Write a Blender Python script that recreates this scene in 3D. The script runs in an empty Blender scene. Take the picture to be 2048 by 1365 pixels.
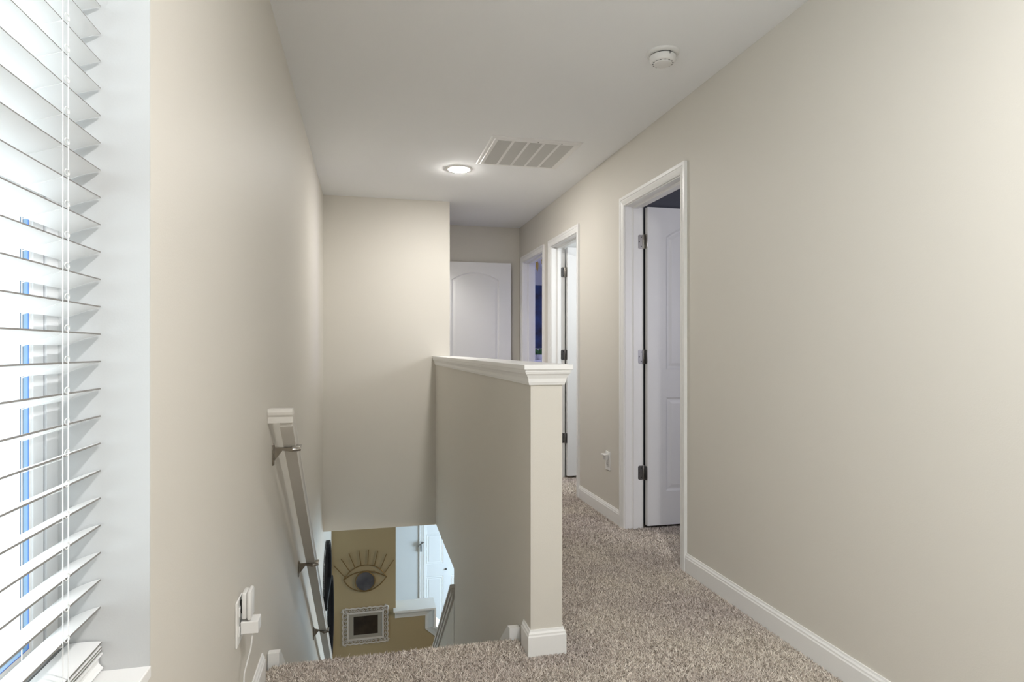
import bpy, bmesh, math, random
import numpy as np
from mathutils import Vector
random.seed(7); rng = np.random.default_rng(7)
SC = bpy.context.scene
COL = SC.collection
PI = math.pi

# ------------------------------------------------------------------ camera
EYE = 1.134
cam = bpy.data.cameras.new('camera'); cam_o = bpy.data.objects.new('camera', cam); COL.objects.link(cam_o)
cam.sensor_width = 36; cam.lens = 1245 / 2048 * 36; cam.shift_y = 17.5 / 2048; cam.clip_start = 0.02
cam_o.location = (0, 0, EYE); cam_o.rotation_euler = (PI / 2, 0, -math.radians(13.243))
SC.camera = cam_o
# ------------------------------------------------------------------ world, light, exposure
SC.view_settings.view_transform = 'Standard'; SC.view_settings.look = 'None'
SC.view_settings.gamma = 1; SC.view_settings.use_curve_mapping = False
SC.view_settings.exposure = 1.08
w = bpy.data.worlds.new('overcast_sky'); SC.world = w; w.use_nodes = True
bg = w.node_tree.nodes['Background']; bg.inputs[0].default_value = (0.90, 0.96, 1.0, 1); bg.inputs[1].default_value = 2.0
LAMP = 180.0          # radiance of the recessed lamps
LAMP_NEAR = 345.0
def area(name, loc, target, size, power, color, size_y=None):
    l = bpy.data.lights.new(name, 'AREA'); l.energy = power; l.color = color
    l.shape = 'RECTANGLE'; l.size = size; l.size_y = size_y or size
    o = bpy.data.objects.new(name, l); COL.objects.link(o); o.location = loc
    o.rotation_euler = (Vector(target) - Vector(loc)).to_track_quat('-Z', 'Y').to_euler()
    return o
area('bathroom_daylight', (2.9, 4.25, 1.9), (1.75, 5.3, 1.0), 0.6, 12, (0.92, 0.97, 1.0))
area('bedroom_violet_led', (4.3, 7.2, 1.7), (2.0, 6.6, 1.2), 1.0, 22, (0.55, 0.58, 1.0))  # violet LED light of the far bedroom, fixture unseen
area('closed_room_dusk', (2.6, 1.5, 1.5), (1.9, 3.6, 1.1), 0.7, 6.5, (0.88, 0.87, 1.0))
area('foyer_daylight', (3.3, 6.9, -1.3), (1.0, 8.2, -1.8), 1.1, 74, (0.60, 0.81, 1.0))
area('closet_fill_light', (0.25, 5.85, 2.3), (1.2, 6.3, 1.2), 0.25, 3.2, (1.0, 0.97, 0.95))  # added unseen light that brightens the end door
area('living_room_lamp', (2.2, 4.9, -0.47), (-0.3, 5.6, -1.9), 0.4, 9, (1.0, 0.83, 0.6))

def portal(loc, target, sx, sy):
    o = area('sky_portal', loc, target, sx, 1, (1, 1, 1), sy); o.data.cycles.is_portal = True
portal((-.57, .693, 1.355), (1, .693, 1.355), .9, 1.5)
portal((-.57, -.825, 1.3), (1, -.825, 1.3), 1.35, 2.0)  # sky light through the added window

# ------------------------------------------------------------------ materials
def mat(name, color, rough=0.5, metal=0.0, spec=0.5, bump=None, noise=None, emit=None, sub=None):
    m = bpy.data.materials.new(name); m.use_nodes = True; nt = m.node_tree
    b = nt.nodes['Principled BSDF']; b.inputs['Base Color'].default_value = (*color, 1)
    b.inputs['Roughness'].default_value = rough; b.inputs['Metallic'].default_value = metal
    b.inputs['Specular IOR Level'].default_value = spec
    tc = None
    def coord():
        nonlocal tc
        if tc is None: tc = nt.nodes.new('ShaderNodeTexCoord')
        return tc.outputs['Object']
    if bump:
        n = nt.nodes.new('ShaderNodeTexNoise'); n.inputs['Scale'].default_value = bump[0]; n.inputs['Detail'].default_value = 3
        nt.links.new(coord(), n.inputs['Vector'])
        bp = nt.nodes.new('ShaderNodeBump'); bp.inputs['Strength'].default_value = bump[1]; bp.inputs['Distance'].default_value = bump[2]
        nt.links.new(n.outputs['Fac'], bp.inputs['Height']); nt.links.new(bp.outputs['Normal'], b.inputs['Normal'])
    if noise:   # (scale, colour2)
        n = nt.nodes.new('ShaderNodeTexNoise'); n.inputs['Scale'].default_value = noise[0]; n.inputs['Detail'].default_value = 4
        nt.links.new(coord(), n.inputs['Vector'])
        r = nt.nodes.new('ShaderNodeValToRGB'); r.color_ramp.elements[0].position = 0.35; r.color_ramp.elements[1].position = 0.65
        r.color_ramp.elements[0].color = (*color, 1); r.color_ramp.elements[1].color = (*noise[1], 1)
        nt.links.new(n.outputs['Fac'], r.inputs['Fac']); nt.links.new(r.outputs['Color'], b.inputs['Base Color'])
    if emit:
        b.inputs['Emission Color'].default_value = (*emit[0], 1); b.inputs['Emission Strength'].default_value = emit[1]
    return m
M = {}
M['wall'] = mat('greige_wall_paint', (0.69, 0.656, 0.59), 0.55, spec=0.3, bump=(260, 0.12, 0.002))
M['ceiling'] = mat('flat_ceiling_paint', (0.93, 0.935, 0.94), 0.9, spec=0.1, bump=(200, 0.1, 0.002))
M['ochre'] = mat('ochre_wall_paint', (0.44, 0.35, 0.205), 0.6, spec=0.3, bump=(260, 0.1, 0.002))
M['room'] = mat('plain_room_paint', (0.60, 0.60, 0.59), 0.7)
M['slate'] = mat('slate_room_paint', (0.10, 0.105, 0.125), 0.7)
M['white'] = mat('white_semigloss_paint', (0.87, 0.86, 0.84), 0.35, spec=0.4)
M['door'] = mat('white_door_paint', (0.78, 0.775, 0.765), 0.4, spec=0.4, bump=(90, 0.04, 0.001))
M['rail'] = mat('white_rail_paint', (0.70, 0.67, 0.62), 0.45)
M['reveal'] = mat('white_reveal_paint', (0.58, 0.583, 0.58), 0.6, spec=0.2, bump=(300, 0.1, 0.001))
M['vinyl'] = mat('white_vinyl', (0.80, 0.81, 0.82), 0.35)
M['slat'] = mat('white_blind_slat', (0.84, 0.84, 0.83), 0.4, spec=0.4)
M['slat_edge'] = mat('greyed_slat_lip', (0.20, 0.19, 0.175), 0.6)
M['cord'] = mat('white_cord', (0.82, 0.82, 0.81), 0.8)
M['gasket'] = mat('dark_gasket', (0.06, 0.07, 0.09), 0.6)
M['sky_tint'] = mat('painted_sky_reflection', (0.15, 0.25, 0.36), 0.4)  # sky reflection on the sash return painted as blue and slate colours
M['sky_tint_deep'] = mat('painted_sky_reflection_edge', (0.06, 0.16, 0.50), 0.3)
M['sky_tint_slate'] = mat('painted_sky_reflection_slate', (0.09, 0.125, 0.17), 0.5)
M['nickel'] = mat('brushed_nickel', (0.42, 0.40, 0.37), 0.28, metal=1.0, bump=(300, 0.05, 0.0005))
M['pewter'] = mat('dark_pewter', (0.23, 0.225, 0.22), 0.35, metal=0.9)
M['bronze'] = mat('aged_bracket_metal', (0.26, 0.23, 0.19), 0.35, metal=0.9)
M['hole'] = mat('dark_recess', (0.03, 0.03, 0.03), 0.8)
M['plastic'] = mat('white_plastic', (0.80, 0.79, 0.77), 0.35)
M['plastic_warm'] = mat('offwhite_plastic', (0.88, 0.87, 0.84), 0.4)
M['filter'] = mat('grey_air_filter', (0.80, 0.79, 0.77), 0.9)
M['vent'] = mat('white_vent_enamel', (0.90, 0.89, 0.875), 0.55, spec=0.25)
M['louver'] = mat('grey_louver_enamel', (0.68, 0.67, 0.65), 0.5)
M['gold'] = mat('antique_gold_wire', (0.20, 0.125, 0.045), 0.4, metal=0.5)
M['goldleaf'] = mat('gold_leaf', (0.45, 0.32, 0.08), 0.45, metal=0.5)
M['mirror'] = mat('mirror_glass', (0.75, 0.77, 0.80), 0.04, metal=1.0)
M['smoky'] = mat('smoky_mirror_glass', (0.34, 0.34, 0.37), 0.15, metal=0.7, noise=(7, (0.16, 0.165, 0.20)))
M['black'] = mat('black_frame', (0.008, 0.008, 0.009), 0.6, spec=0.2)
M['ornate'] = mat('chalk_white_frame', (0.62, 0.57, 0.52), 0.6, bump=(120, 0.2, 0.002))
M['matboard'] = mat('grey_mat_board', (0.36, 0.33, 0.28), 0.8)
M['photo'] = mat('dark_photo_print', (0.016, 0.011, 0.007), 0.35, noise=(9, (0.045, 0.030, 0.020)))
M['ink'] = mat('dark_blue_canvas', (0.003, 0.006, 0.022), 0.5, noise=(4.5, (0.02, 0.055, 0.20)))
M['leaf'] = mat('green_leaf', (0.06, 0.17, 0.05), 0.5)
M['stem'] = mat('dark_stem', (0.03, 0.025, 0.02), 0.6)
M['lens'] = mat('lamp_lens', (0.9, 0.9, 0.88), 0.5, emit=((1.0, 0.975, 0.935), LAMP))
M['lens_near'] = mat('lamp_lens_near', (0.9, 0.9, 0.88), 0.5, emit=((1.0, 0.99, 0.99), LAMP_NEAR))
M['bulb'] = mat('violet_bulb', (0.9, 0.9, 1.0), 0.5, emit=((0.8, 0.75, 1.0), 12.0))
M['subfloor'] = mat('carpet_backing', (0.40, 0.35, 0.30), 1.0, spec=0.0, noise=(60, (0.30, 0.26, 0.22)))
M['wood'] = mat('lower_wood_floor', (0.22, 0.15, 0.09), 0.4)

def carpet_mat():
    m = bpy.data.materials.new('frieze_carpet'); m.use_nodes = True; nt = m.node_tree
    b = nt.nodes['Principled BSDF']; b.inputs['Roughness'].default_value = 0.95; b.inputs['Specular IOR Level'].default_value = 0.05
    g = nt.nodes.new('ShaderNodeNewGeometry'); r = nt.nodes.new('ShaderNodeValToRGB')
    cr = r.color_ramp; cr.elements[0].position = 0.0; cr.elements[0].color = (0.36, 0.31, 0.262, 1)
    cr.elements[1].position = 1.0; cr.elements[1].color = (0.88, 0.815, 0.74, 1)
    e = cr.elements.new(0.5); e.color = (0.66, 0.585, 0.515, 1)
    nt.links.new(g.outputs['Random Per Island'], r.inputs['Fac'])
    tc = nt.nodes.new('ShaderNodeTexCoord'); n = nt.nodes.new('ShaderNodeTexNoise'); n.inputs['Scale'].default_value = 2.2; n.inputs['Detail'].default_value = 2
    nt.links.new(tc.outputs['Object'], n.inputs['Vector'])
    r2 = nt.nodes.new('ShaderNodeValToRGB'); r2.color_ramp.elements[0].position = 0.35; r2.color_ramp.elements[1].position = 0.65
    r2.color_ramp.elements[0].color = (0.84, 0.82, 0.84, 1); r2.color_ramp.elements[1].color = (1.0, 1.0, 0.98, 1)
    nt.links.new(n.outputs['Fac'], r2.inputs['Fac'])
    mx = nt.nodes.new('ShaderNodeMix'); mx.data_type = 'RGBA'; mx.blend_type = 'MULTIPLY'; mx.inputs[0].default_value = 1.0
    nt.links.new(r.outputs['Color'], mx.inputs[6]); nt.links.new(r2.outputs['Color'], mx.inputs[7])
    nt.links.new(mx.outputs[2], b.inputs['Base Color'])
    return m
M['carpet'] = carpet_mat()
def glass_mat():
    m = bpy.data.materials.new('window_glass'); m.use_nodes = True; nt = m.node_tree
    for n in list(nt.nodes):
        if n.type == 'BSDF_PRINCIPLED': nt.nodes.remove(n)
    out = [n for n in nt.nodes if n.type == 'OUTPUT_MATERIAL'][0]
    t = nt.nodes.new('ShaderNodeBsdfTransparent'); t.inputs[0].default_value = (0.94, 0.97, 0.98, 1)
    g = nt.nodes.new('ShaderNodeBsdfGlossy'); g.inputs['Roughness'].default_value = 0.02
    mx = nt.nodes.new('ShaderNodeMixShader')
    mx.inputs[0].default_value = 0.06; nt.links.new(t.outputs[0], mx.inputs[1]); nt.links.new(g.outputs[0], mx.inputs[2])
    nt.links.new(mx.outputs[0], out.inputs[0]); return m
M['glass'] = glass_mat()

# ------------------------------------------------------------------ mesh helpers
class MB:
    def __init__(s): s.v = []; s.f = []
    def add(s, vs, fs):
        k = len(s.v); s.v += [tuple(p) for p in vs]; s.f += [tuple(i + k for i in f) for f in fs]; return s
    def box(s, x0, x1, y0, y1, z0, z1):
        return s.add([(x0,y0,z0),(x1,y0,z0),(x1,y1,z0),(x0,y1,z0),(x0,y0,z1),(x1,y0,z1),(x1,y1,z1),(x0,y1,z1)],
                     [(0,3,2,1),(4,5,6,7),(0,1,5,4),(1,2,6,5),(2,3,7,6),(3,0,4,7)])
    def bbox(s, x0, x1, y0, y1, z0, z1, r=0.003):        # box with chamfered edges
        bm = bmesh.new(); bmesh.ops.create_cube(bm, size=1)
        for v in bm.verts:
            v.co = Vector(((x0+x1)/2 + v.co.x*(x1-x0), (y0+y1)/2 + v.co.y*(y1-y0), (z0+z1)/2 + v.co.z*(z1-z0)))
        bmesh.ops.bevel(bm, geom=bm.edges[:], offset=r, segments=2, affect='EDGES', profile=0.5)
        bm.verts.index_update()
        s.add([v.co[:] for v in bm.verts], [[v.index for v in f.verts] for f in bm.faces]); bm.free(); return s
    def prism(s, poly, axis, a0, a1):                    # polygon of (p, q) extruded along axis
        def P(p, q, a): return {'x': (a, p, q), 'y': (p, a, q), 'z': (p, q, a)}[axis]
        n = len(poly); vs = [P(p, q, a0) for p, q in poly] + [P(p, q, a1) for p, q in poly]
        fs = [tuple(range(n)), tuple(range(2*n-1, n-1, -1))] + [(i, i+n, (i+1) % n + n, (i+1) % n) for i in range(n)]
        return s.add(vs, fs)
    def sweep(s, path, n, prof, closed=False, cap=True):  # mitred sweep in the plane with normal n; prof (a, b): a along n x t, b along n
        n = Vector(n); P = [Vector(p) for p in path]; N = len(P); k = len(prof); vs = []
        for i in range(N):
            ts = []
            if closed or i > 0: ts.append((P[i] - P[i-1]).normalized())
            if closed or i < N-1: ts.append((P[(i+1) % N] - P[i]).normalized())
            ps = [n.cross(t) for t in ts]
            m = ps[0] if len(ps) == 1 else (ps[0] + ps[1]) / (1 + ps[0].dot(ps[1]))
            vs += [tuple(P[i] + m*a + n*b) for a, b in prof]
        fs = []
        for i in range(N if closed else N-1):
            j = (i+1) % N
            fs += [(i*k+q, i*k+(q+1) % k, j*k+(q+1) % k, j*k+q) for q in range(k)]
        if not closed and cap: fs += [tuple(range(k)), tuple((N-1)*k + q for q in range(k-1, -1, -1))]
        return s.add(vs, fs)
    def tube(s, path, r, seg=8, closed=False):
        P = [Vector(p) for p in path]; N = len(P); R = r if isinstance(r, (list, tuple)) else [r]*N; vs = []; up = None
        for i in range(N):
            if closed: t = (P[(i+1) % N] - P[i-1]).normalized()
            else: t = (P[min(i+1, N-1)] - P[max(i-1, 0)]).normalized()
            if up is None: up = t.orthogonal().normalized()
            up = (up - t*up.dot(t)).normalized(); sd = t.cross(up)
            vs += [tuple(P[i] + (up*math.cos(2*PI*q/seg) + sd*math.sin(2*PI*q/seg))*R[i]) for q in range(seg)]
        fs = []
        for i in range(N if closed else N-1):
            j = (i+1) % N
            fs += [(i*seg+q, i*seg+(q+1) % seg, j*seg+(q+1) % seg, j*seg+q) for q in range(seg)]
        if not closed: fs += [tuple(range(seg-1, -1, -1)), tuple((N-1)*seg + q for q in range(seg))]
        return s.add(vs, fs)
    def lathe(s, prof, c, axis='z', seg=40):             # prof (radius, height along axis)
        vs = []; k = len(prof)
        for q in range(seg):
            a = 2*PI*q/seg
            for r, z in prof:
                u, v = r*math.cos(a), r*math.sin(a)
                p = {'z': (u, v, z), 'x': (z, u, v), 'y': (u, z, v)}[axis]
                vs.append((c[0]+p[0], c[1]+p[1], c[2]+p[2]))
        fs = []
        for q in range(seg):
            j = (q+1) % seg
            fs += [(q*k+i, q*k+i+1, j*k+i+1, j*k+i) for i in range(k-1)]
        if prof[0][0] > 1e-6: fs.append(tuple(q*k for q in range(seg)))
        if prof[-1][0] > 1e-6: fs.append(tuple(q*k + k-1 for q in range(seg)))
        return s.add(vs, fs)
    def build(s, name, m, parent=None, smooth=False, recalc=True, **props):
        off = Vector((0, 0, 0)); p = parent
        while p is not None: off += p.location; p = p.parent
        me = bpy.data.meshes.new(name); me.from_pydata([(a-off.x, b-off.y, c-off.z) for a, b, c in s.v], [], s.f)
        if recalc:
            bm = bmesh.new(); bm.from_mesh(me); bmesh.ops.remove_doubles(bm, verts=bm.verts, dist=1e-6)
            bmesh.ops.recalc_face_normals(bm, faces=bm.faces); bm.to_mesh(me); bm.free()
        if smooth:
            me.shade_smooth(); me.set_sharp_from_angle(angle=math.radians(40))
        me.materials.append(m if not isinstance(m, str) else M[m])
        o = bpy.data.objects.new(name, me); COL.objects.link(o)
        if parent is not None: o.parent = parent
        for a, b in props.items(): o[a] = b
        return o
def root(name, loc, label, category, group=None, kind=None):
    o = bpy.data.objects.new(name, None); o.empty_display_size = 0.05; COL.objects.link(o); o.location = loc
    o['label'] = label; o['category'] = category
    if group: o['group'] = group
    if kind: o['kind'] = kind
    return o
def S(mb, name, m, label, category, smooth=False):
    return mb.build(name, m, None, smooth, kind='structure', label=label, category=category)

XL, XR, XR2, H = -0.348, 1.61, 1.729, 2.44
HX0, HX1 = 0.600, 0.723         # half wall faces
YE = 2.245                      # near end of half wall
YB, YB2 = 5.468, 5.590          # wall over the stairs
NOSE = 2.392                    # front edge of the top step
LOW = -3.05
WY0, WY1, WZ0, WZ1 = 0.24, 1.146, 0.609, 2.10   # window opening
# openings (jamb face to jamb face), head height
D = {1: (2.972, 3.694), 2: (4.615, 5.308), 3: (5.587, 6.319)}
HEAD = 2.046

# ------------------------------------------------------------------ room shell
f = MB(); f.box(-0.56, 4.7, -1.6, NOSE-0.03, -0.38, -0.012); f.box(HX1-.01, 4.7, NOSE-0.03, 9.6, -0.38, -0.012); f.box(-0.56, HX0, YB2-0.12, 9.6, -0.36, -0.012)
floor = S(f, 'floor', 'subfloor', 'brown carpeted upstairs landing and hall floor', 'floor')
f = MB(); f.box(-0.56, 4.7, -1.6, 9.6, LOW-0.15, LOW); S(f, 'floor.001', 'wood', 'wooden lower floor at the foot of the stairs', 'floor')
f = MB(); f.box(-0.56, 4.7, -1.75, 9.75, H, H+0.15); S(f, 'ceiling', 'ceiling', 'flat white ceiling over the upstairs hall', 'ceiling')
f = MB()
XO = -0.56
SY0, SY1, SZ0, SZ1 = -1.5, -.15, .3, 2.3  # opening for the added, unseen window
f.box(XO, XL, -1.6, SY0, LOW, H); f.box(XO, XL, SY1, WY0, LOW, H); f.box(XO, XL, SY0, SY1, LOW, SZ0); f.box(XO, XL, SY0, SY1, SZ1, H); f.box(XO, XL, WY1, 9.6, LOW, H); f.box(XO, XL, WY0, WY1, LOW, WZ0-0.02); f.box(XO, XL, WY0, WY1, WZ1, H)
S(f, 'wall_left', 'wall', 'greige side wall with the window and the stair handrail', 'wall')
f = MB()
segs = [(-1.6, D[1][0]-0.02), (D[1][1]+0.02, D[2][0]-0.02), (D[2][1]+0.02, D[3][0]-0.02), (D[3][1]+0.02, 6.49)]
for a, b in segs: f.box(XR, XR2, a, b, -0.012, H)
for k in D: f.box(XR, XR2, D[k][0]-0.02, D[k][1]+0.02, HEAD+0.02, H)
S(f, 'wall_right', 'wall', 'greige hall wall with three white door frames', 'wall')
f = MB(); f.box(XL, HX1, YB, YB2, -0.40, H); S(f, 'wall_back', 'wall', 'greige wall hanging over the stairwell', 'wall')
f = MB(); f.box(HX1, XR2, 6.49, 6.61, -0.012, H); S(f, 'wall_end', 'wall', 'shadowed greige wall closing the far end of the hall', 'wall')
f = MB(); f.prism([(HX0, -0.012), (HX1, -0.012), (HX1, 1.05), (HX0, 1.05)], 'y', YE, YB)
f.box(HX0, HX1, NOSE-0.03, 4.313, LOW, -0.012); f.box(HX0, HX1, 4.313, YB2, -0.392, -0.012)
S(f, 'wall_half', 'wall', 'greige half wall between the stairwell and the hall', 'wall')
f = MB(); f.prism([(4.30, -0.545), (6.2, -0.545-0.823*1.9), (6.2, LOW), (4.30, LOW)], 'x', HX0, HX1)
S(f, 'wall_knee', 'wall', 'sloping knee wall along the lower stairs', 'wall')
f = MB(); f.box(XL, 0.316, 6.795, 6.92, LOW, -0.36); f.prism([(0.316, LOW), (0.316, -1.66), (0.705, -1.66), (0.705, -1.85), (1.05, -2.14), (1.05, LOW)], 'y', 6.795, 6.92)
S(f, 'wall_foot', 'ochre', 'ochre wall facing the foot of the stairs', 'wall')
f = MB(); f.box(0.0, 4.7, 8.2, 8.35, LOW, -0.36); S(f, 'wall_entry', 'room', 'pale wall around the entrance door downstairs', 'wall')
# hall side of the closet past the half wall, with the doorway of the end door
f = MB(); f.box(HX0, HX1, YB2, 5.625, -0.012, H); f.box(HX0, HX1, 6.40, 6.61, -0.012, H); f.box(HX0, HX1, 5.625, 6.40, HEAD+0.01, H)
S(f, 'wall_closet', 'wall', 'short hall wall hidden past the stairwell', 'wall')
f = MB(); f.box(XL, HX0, 6.49, 6.61, -0.012, H); S(f, 'wall_closet.001', 'room', 'rear wall of the closet', 'wall')
# other rooms
f = MB(); f.box(XO, 4.7, -1.75, -1.6, LOW-.15, H); S(f, 'wall_rear', 'wall', 'greige wall behind the landing', 'wall')
f = MB(); f.box(4.7, 4.85, -1.75, 9.75, LOW-.15, H); S(f, 'wall_outer', 'room', 'outer wall of the side rooms', 'wall')
f = MB(); f.box(XO, 4.7, 9.6, 9.75, LOW-.15, H); S(f, 'wall_far', 'room', 'far wall of the last bedroom', 'wall')
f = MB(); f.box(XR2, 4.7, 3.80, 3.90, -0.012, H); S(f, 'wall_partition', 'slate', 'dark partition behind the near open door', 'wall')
f = MB(); f.box(XR2, 4.7, 5.40, 5.50, -0.012, H); S(f, 'wall_partition.001', 'room', 'partition between the lit room and the blue room', 'wall')
f = MB(); f.box(XR2-0.119, XR2, 6.61, 9.6, -0.012, H); S(f, 'wall_bedroom', 'room', 'inner wall of the blue room', 'wall')
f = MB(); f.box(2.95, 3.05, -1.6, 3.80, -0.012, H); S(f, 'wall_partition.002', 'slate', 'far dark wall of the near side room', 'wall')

# ------------------------------------------------------------------ carpet pile
def tufts(px, py, pz, nrm, h, r):
    """px.. arrays of roots; nrm (n,3) normals -> one three sided leaning blade per root"""
    n = len(px); P = np.stack([px, py, pz], 1)
    a = rng.uniform(0, 2*PI, n); t1 = np.tile(np.array([1.0, 0, 0]), (n, 1)); t2 = np.cross(nrm, t1)
    V = np.zeros((n, 4, 3))
    for q in range(3):
        ang = a + 2*PI*q/3; V[:, q] = P + (t1*np.cos(ang)[:, None] + t2*np.sin(ang)[:, None])*r
    lean = rng.normal(0, 0.75, (n, 2)); hh = h*rng.uniform(0.7, 1.15, n)
    V[:, 3] = P + nrm*hh[:, None] + (t1*lean[:, :1] + t2*lean[:, 1:])*h
    F = np.array([[0, 1, 3], [1, 2, 3], [2, 0, 3]])[None] + (np.arange(n)*4)[:, None, None]
    return V.reshape(-1, 3), F.reshape(-1, 3)
def patch(x0, x1, y0, y1, sp):
    nx, ny = max(1, int((x1-x0)/sp)), max(1, int((y1-y0)/sp))
    gx, gy = np.meshgrid(x0+(np.arange(nx)+.5)*(x1-x0)/nx, y0+(np.arange(ny)+.5)*(y1-y0)/ny)
    gx = gx.ravel()+rng.uniform(-.5, .5, gx.size)*sp; gy = gy.ravel()+rng.uniform(-.5, .5, gy.size)*sp
    return gx, gy
VV = []; FF = []; off = 0
for x0, x1, y0, y1, sp in [(XL+.013, XR-.013, 1.0, 1.7, .012), (XL+.013, XR-.013, 1.7, YE, .0052), (XL+.013, HX0-.01, YE, NOSE-.012, .0052),
                           (HX0-.012, HX1+.013, YE-.05, YE-.013, .005), (HX1+.013, XR-.013, YE, 3.4, .0055), (HX1+.013, XR-.013, 3.4, 6.48, .0075),
                           (XR-.015, 2.45, D[1][0], D[1][1], .007), (XR-.015, 2.5, D[2][0], D[2][1], .009), (XR-.015, 2.2, D[3][0], D[3][1], .012)]:
    gx, gy = patch(x0, x1, y0, y1, sp); n = len(gx)
    v, fc = tufts(gx, gy, np.full(n, -.013), np.tile(np.array([0, 0, 1.0]), (n, 1)), .0115, sp*.74)
    VV.append(v); FF.append(fc+off); off += len(v)
for k in range(9):     # wrapped over the top step
    th = math.radians(8 + k*16); n = 175; gx = np.linspace(XL+.045, HX0-.045, n) + rng.uniform(-.003, .003, n)
    nr = np.array([0, math.sin(th), math.cos(th)])
    v, fc = tufts(gx, np.full(n, NOSE-.016+.014*math.sin(th)), np.full(n, -.028+.014*math.cos(th)), np.tile(nr, (n, 1)), .0135, .0036)
    VV.append(v); FF.append(fc+off); off += len(v)
VV = np.concatenate(VV); FF = np.concatenate(FF)
me = bpy.data.meshes.new('carpet_pile'); me.from_pydata(VV.tolist(), [], FF.tolist()); me.materials.append(M['carpet'])
pile = bpy.data.objects.new('carpet_pile', me); COL.objects.link(pile); pile.parent = floor; pile['kind'] = 'stuff'

# ------------------------------------------------------------------ staircase
RISE, RUN = 0.2, 0.2435
st = root('staircase', (0.12, NOSE, LOW), 'carpeted stair flight dropping beside the half wall, white skirt board ends at its top step', 'stairs')
b = MB(); b.tube([(XL+.045, NOSE-.016, -.028), (HX0-.045, NOSE-.016, -.028)], .014, 12); b.box(XL+.045, HX0-.045, NOSE-.05, NOSE-.016, -.3, -.014)
b.build('nosing', 'subfloor', st)
for k in range(1, 15):
    b = MB(); y0 = NOSE + (k-1)*RUN - .02; z = -k*RISE
    b.bbox(XL+.045, HX0-.045, y0, y0+RUN+.03, max(z-.5, LOW), z, .012); b.build('step', 'subfloor', st)
sl = RISE/RUN
for x0, x1 in ((XL+.002, XL+.042), (HX0-.045, HX0-.002)):
    b = MB(); y1 = NOSE+14*RUN
    b.prism([(NOSE+.008, .030), (NOSE+.045, .026), (y1, .03-(y1-NOSE-.03)*sl), (y1, -.25-(y1-NOSE)*sl), (NOSE+.008, -.25)], 'x', x0, x1)
    b.build('skirt_board', 'white', st)

# ------------------------------------------------------------------ baseboards
BP = [(0, -.012), (.013, -.012), (.013, .064), (.0105, .069), (.010, .075), (.006, .081), (.0045, .088), (0, .088)]
def base(mb, pts): mb.sweep([(x, y, 0) for x, y in pts], (0, 0, 1), BP)
b = MB()
for a, c in [(-1.6, D[1][0]-.062), (D[1][1]+.062, D[2][0]-.062), (D[2][1]+.062, D[3][0]-.062)]:
    base(b, [(XR, a), (XR, c)])         # left perp of +y is -x
S(b, 'baseboard_right', 'white', 'white baseboard along the hall wall with the door frames', 'baseboard')
b = MB(); base(b, [(XL, 2.285), (XL, -1.6)]); S(b, 'baseboard_left', 'white', 'white baseboard below the plugged-in outlet, ending at the stairs', 'baseboard')
b = MB(); base(b, [(HX1, YB), (HX1, YE), (HX0, YE), (HX0, YE+.10)][::-1]) if False else base(b, [(HX0, YE+.095), (HX0, YE), (HX1, YE), (HX1, YB)][::-1])
S(b, 'baseboard_half', 'white', 'white baseboard wrapping the foot of the half wall', 'baseboard')

# ------------------------------------------------------------------ half wall cap and other caps
MOULD = [(0, 0), (.007, 0), (.009, .006), (.011, .010), (.013, .024), (.019, .036), (.025, .043), (.0255, .047), (.027, .049), (.027, .058), (0, .058)]
t1 = root('trim_1', (.66, YE, 1.0), 'white cap ledge topping the half wall by the stairs', 'trim', kind='structure')
b = MB(); b.bbox(HX0-.033, HX1+.033, YE-.033, YB-.001, 1.060, 1.079, .002); b.build('cap_board', 'white', t1)
zc = 1.003
b = MB(); b.sweep([(HX0, YB-.001, zc), (HX0, YE, zc), (HX1, YE, zc), (HX1, YB-.001, zc)][::-1], (0, 0, 1), [(a, q-.0005) for a, q in MOULD]); b.build('moulding', 'white', t1)
b = MB(); b.box(HX0+.001, HX1-.001, YE+.001, YB-.002, 1.04, 1.0595); b.build('cap_core', 'white', t1)
# sloping cap on the knee wall beside the lower stairs
t2 = root('trim_2', (.66, 4.3, -.5), 'dim white sloping cap on the lower stair knee wall', 'trim', kind='structure')
sk = -.823; y0, y1 = 4.262, 6.2; za = -.480
b = MB(); b.prism([(y0, za), (y1, za+sk*(y1-y0)), (y1, za+sk*(y1-y0)-.026), (y0+.01, za-.026)], 'x', HX0-.035, HX1+.035); b.build('cap_board', 'rail', t2)
b = MB(); b.prism([(y0+.035, za-.05), (y1, za+sk*(y1-y0)-.024), (y1, za+sk*(y1-y0)-.095), (y0+.05, za-.125)], 'x', HX0-.014, HX1+.014)
b.prism([(y0+.02, za-.03), (y1, za+sk*(y1-y0)-.024), (y1, za+sk*(y1-y0)-.055), (y0+.03, za-.075)], 'x', HX0-.024, HX1+.024); b.build('moulding', 'rail', t2)
# ledge with a drop, under the opening that shows the entrance door
t3 = root('trim_3', (.5, 6.85, -1.7), 'white ledge under the opening to the entrance door, stepping down at its end', 'trim', kind='structure')
b = MB(); LP = [(.290, -1.640), (.738, -1.640), (.738, -1.838), (1.05, -2.105)]
b.sweep([(x, 6.86, z) for x, z in LP], (0, -1, 0), [(0, -.13), (-.0195, -.13), (-.0195, .16), (0, .16)]); b.build('cap_board', 'white', t3)
b = MB(); b.sweep([(x, 6.795, z) for x, z in [(.308, -1.662), (.716, -1.662), (.716, -1.855), (1.05, -2.14)]], (0, -1, 0), [(-.0, 0), (-.0, .062), (-.014, .060), (-.022, .050), (-.040, .032), (-.058, .024), (-.070, .016), (-.085, .012), (-.085, 0)])
b.build('moulding', 'white', t3)

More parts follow.
